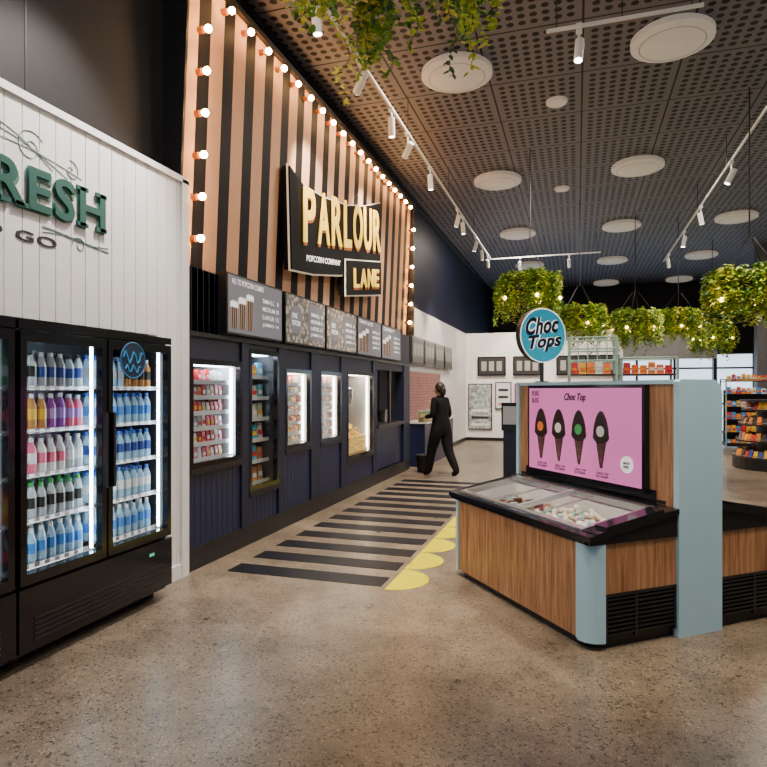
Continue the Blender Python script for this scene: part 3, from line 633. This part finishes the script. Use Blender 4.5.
# ---------------------------------------------------------------- background shop
FG=mat('mint_frame',(.28,.45,.40),.4)
def gondola(name,M,W,H,topframe,pal):
    e=empty(name); b=MB(); 
    for x in (0,W):
        for y in (0,.7): b.tube((x,y,0),(x,y,H),.02,FG)
    for z in ([H,H-.18,H-.36] if topframe else [H]):
        b.tube((0,0,z),(W,0,z),.014,FG); b.tube((0,.7,z),(W,.7,z),.014,FG); b.tube((0,0,z),(0,.7,z),.014,FG); b.tube((W,0,z),(W,.7,z),.014,FG)
    if topframe:
        for k in range(1,5): b.tube((W*k/5,0,H),(W*k/5,0,H-.36),.008,FG)
    b.box(0,W,.33,.37,.1,min(H,1.6),BLACK); b.box(0,W,0,.7,.05,.15,BLACK)
    z=.08
    while z<1.95 and z<H-.05:
        b.box(0,W,.02,.68,z,z+.02,DARK); x=.03
        while x<W-.1 :
            m=R.choice(pal); w=.11; h=R.uniform(.15,.22)
            b.hexa([(x,.05,z+.02),(x+w,.05,z+.02),(x+w,.12,z+.02),(x,.12,z+.02),(x+.005,.09,z+h),(x+w-.005,.09,z+h),(x+w-.005,.11,z+h),(x+.005,.11,z+h)],m)
            b.box(x+.02,x+w-.02,.045,.065,z+.07,z+.12,R.choice(pal)); x+=.12
        z+=.35
    b.build('rack',e,M)
warmp=[org,red,yel,org,P('orange2',(.9,.15,.02)),wht]
gondola('snack_gondola',Matrix.Translation((-.12,10.0,0)),.70,2.42,True,warmp)
gondola('snack_gondola',Matrix.Translation((.66,10.2,0)),.80,2.1,False,warmp)
gondola('snack_gondola',Matrix.Translation((1.9,17.8,0)),1.3,1.5,False,[red,wht,org,lbl])
gondola('snack_gondola',Matrix.Translation((3.9,18.8,0)),1.6,1.9,False,[red,wht,org,lbl,yel])
e=empty('curved_snack_rack'); b=MB(); cx,cy=3.95,14.3
b.lathe([(.85,0),(.85,.22)],(cx,cy,0),BLACK,36); b.lathe([(.42,.22),(.42,1.32)],(cx,cy,0),BLACK,28)
for k,z in enumerate((.22,.55,.88,1.18)):
    rr=.84-.05*k; b.lathe([(rr,0),(rr,.03)],(cx,cy,z),DARK,36); b.torus((cx,cy,z+.06),rr,.008,STEEL,36)
    n=int(2*math.pi*rr/.11)
    for q in range(n):
        a=2*math.pi*q/n; b.M=Matrix.Translation((cx,cy,z+.03))@Matrix.Rotation(a,4,'Z'); h=R.uniform(.12,.16); b.hexa([(rr-.14,-.045,0),(rr-.05,-.045,0),(rr-.05,.045,0),(rr-.14,.045,0),(rr-.12,-.04,h),(rr-.09,-.04,h),(rr-.09,.04,h),(rr-.12,.04,h)],R.choice([org,red,yel,tea,blk,nav])); b.M=Matrix()
b.lathe([(.72,0),(.72,.04)],(cx,cy,1.36),BLACK,36)
b.build('rack',e)
pnk=mat('poster_pink',(.7,.15,.42),.5,em=.3); 
for i,(x,z0,w,h,m) in enumerate(((-3.3,.35,.75,1.45,mat('poster_mosaic',(.35,.42,.42),.4,var=.6,vs=14)),(-2.45,1.0,.5,.85,mat('poster_lt',(.6,.62,.65),.4,em=.2)),(-1.85,.95,.5,.85,pnk),(-1.25,.95,.4,.85,pnk))):
    b=MB(); b.box(x,x+w,19.33,19.385,z0,z0+h,BLACK); b.box(x+.03,x+w-.03,19.32,19.331,z0+.03,z0+h-.03,m)
    for k in range(3): b.box(x+.1,x+w-.1,19.316,19.321,z0+.12+.22*k,z0+.2+.22*k,R.choice([wht,blk,pk]))
    b.build('wall_poster')
for x in (-3.0,-1.9,-.6,.3):
    b=MB(); b.box(x,x+.88,19.3,19.385,2.05,2.65,BLACKG); b.box(x+.04,x+.84,19.29,19.301,2.09,2.61,MATS['dim_menu'])
    for k in range(3): b.box(x+.12+.24*k,x+.28+.24*k,19.286,19.291,2.2,2.5,MATS['menu_ink'])
    b.build('wall_menu_screen')
b=MB(); b.box(-1.0,1.2,18.5,19.3,.08,1.0,WHITEC); b.box(-1.05,1.25,18.45,19.3,1.0,1.05,STEEL); b.box(-.95,1.15,18.55,19.2,0,.08,BLACK)
for k in range(5): b.box(-.95+.42*k,-.56+.42*k,18.48,18.5,.12,.95,WHITE)
b.build('service_counter')
b=MB(); b.box(5.0,5.35,20.2,20.55,0,CZ,mat('column_grey',(.15,.15,.16),.5)); b.box(4.96,5.39,20.16,20.59,0,.12,DARK); b.build('column')
b=MB(); b.box(1.3,4.2,21.45,21.6,2.6,3.4,mat('bulkhead_grey',(.4,.4,.4),.5)); b.box(4.1,4.2,21.45,21.6,0,2.6,BLACK); b.box(1.3,1.4,21.45,21.6,0,2.6,BLACK); b.build('trim_bulkhead')
b=MB(); b.lathe([(.13,0),(.16,.32)],(-2.85,11.6,0),BLACK,16); b.torus((-2.85,11.6,.33),.16,.01,DARK,18); b.build('waste_bin')
# ---------------------------------------------------------------- person
SK=mat('skin',(.42,.24,.16),.5); HAIR=mat('dark_hair',(.015,.01,.008),.45); CL=mat('black_clothing',(.006,.006,.008),.8,spec=.2)
PM=Matrix.Translation((-2.38,11.0,0))@Matrix.Rotation(math.radians(62),4,'Z')
e=empty('walking_woman',PM)
def skin(name,V,E,Rd,m,root=0,sub=2):
    me=bpy.data.meshes.new(name); me.from_pydata(V,E,[]); ob=bpy.data.objects.new(name,me); COL.objects.link(ob); ob.parent=e
    s=ob.modifiers.new('skin','SKIN'); s.use_smooth_shade=True
    if not me.skin_vertices: 
        bm=bmesh.new(); bm.from_mesh(me); bm.verts.layers.skin.verify(); bm.to_mesh(me); bm.free()
    for i,rd in enumerate(Rd): me.skin_vertices[0].data[i].radius=rd if isinstance(rd,tuple) else (rd,rd)
    me.skin_vertices[0].data[root].use_root=True
    ss=ob.modifiers.new('sub','SUBSURF'); ss.levels=sub; ss.render_levels=sub
    me.materials.append(m); return ob
V=[(0,0,.93),(0,.01,1.08),(0,.015,1.22),(0,.02,1.36),(0,.02,1.44),(0,.03,1.51),
 (-.09,.02,.86),(-.09,.15,.50),(-.09,.22,.10),(-.09,.35,.045),
 (.09,-.02,.86),(.09,-.10,.48),(.09,-.30,.12),(.09,-.19,.045),
 (-.16,.02,1.41),(-.21,.02,1.14),(-.16,.24,1.10),
 (.16,.02,1.41),(.22,-.02,1.13),(.19,.18,1.02)]
E=[(0,1),(1,2),(2,3),(3,4),(4,5),(0,6),(6,7),(7,8),(8,9),(0,10),(10,11),(11,12),(12,13),(3,14),(14,15),(15,16),(3,17),(17,18),(18,19)]
Rd=[(.19,.16),(.16,.14),(.165,.135),(.15,.11),(.055,.055),(.05,.05),.14,.095,.07,.042,.14,.095,.07,.042,.075,.058,.038,.075,.058,.038]
skin('body',V,E,Rd,CL)
b=MB(); b.M=Matrix.Translation((0,.05,1.61))
b.sph((0,0,0),.078,SK,20,14,sz=1.38,sy=1.18); b.lathe([(.045,-.12),(.05,-.02)],(0,-.01,0),SK,12)
b.hexa([(-.012,.085,-.02),(.012,.085,-.02),(.012,.105,-.02),(-.012,.105,-.02),(-.006,.082,.025),(.006,.082,.025),(.006,.090,.025),(-.006,.09,.025)],SK)
for sx in (-1,1):
    b.sph((.028*sx,.083,.012),.010,wht,8,6); b.sph((.028*sx,.091,.012),.005,INK,6,5); b.sph((.079*sx,0,-.005),.018,SK,8,6,sx=.4); b.box(.028*sx-.014,.028*sx+.014,.084,.093,.028,.032,HAIR)
b.sph((0,.084,-.05),.018,pc('lips',(.45,.12,.1)),10,6,sz=.35)
b.build('head',e,smooth=True)
b=MB(); b.M=Matrix.Translation((0,.035,1.625)); b.sph((0,-.012,.012),.090,HAIR,20,14,sz=1.25,sy=1.1); b.sph((0,-.085,-.05),.055,HAIR,12,8,sz=1.8); 
b.build('hair',e,smooth=True)
for sx,(wx,wy,wz) in ((-1,(-.16,.24,1.10)),(1,(.19,.18,1.02))):
    V=[(wx,wy-.01,wz),(wx,wy+.04,wz-.005),(wx,wy+.08,wz-.01)];E=[(0,1),(1,2)];Rd=[(.022,.018),(.03,.016),(.034,.014)]
    for k,(o,l) in enumerate(((-.024,.055),(-.008,.065),(.008,.06),(.024,.045))):
        i=len(V); V+=[(wx+o,wy+.095,wz-.012),(wx+o,wy+.095+l*.5,wz-.02),(wx+o,wy+.095+l*.8,wz-.045)]; E+=[(2,i),(i,i+1),(i+1,i+2)]; Rd+=[.008,.008,.0065]
    i=len(V); V+=[(wx-sx*.036,wy+.05,wz+.0),(wx-sx*.052,wy+.085,wz-.005)]; E+=[(1,i),(i,i+1)]; Rd+=[.010,.008]
    skin('hand',V,E,Rd,SK,0,1)
b=MB(); b.box(-.17,.2,.34,.42,1.00,1.16,pc('carton',(.45,.42,.25))); b.box(-.15,.18,.345,.415,1.16,1.20,pc('carton2',(.15,.3,.15))); b.build('held_box',e)
# ---------------------------------------------------------------- world & camera
w=bpy.data.worlds.new('world'); SC.world=w; w.use_nodes=True; bg=w.node_tree.nodes['Background']; bg.inputs[0].default_value=(.9,.92,1,1); bg.inputs[1].default_value=.4
cam=bpy.data.cameras.new('camera'); cam.lens=610/767*36; cam.sensor_width=36; cam.shift_y=6.5/767; cam.clip_end=200
co=bpy.data.objects.new('camera',cam); COL.objects.link(co); co.location=(0,0,1.6); co.rotation_euler=(math.radians(90),0,math.radians(17.6)); SC.camera=co
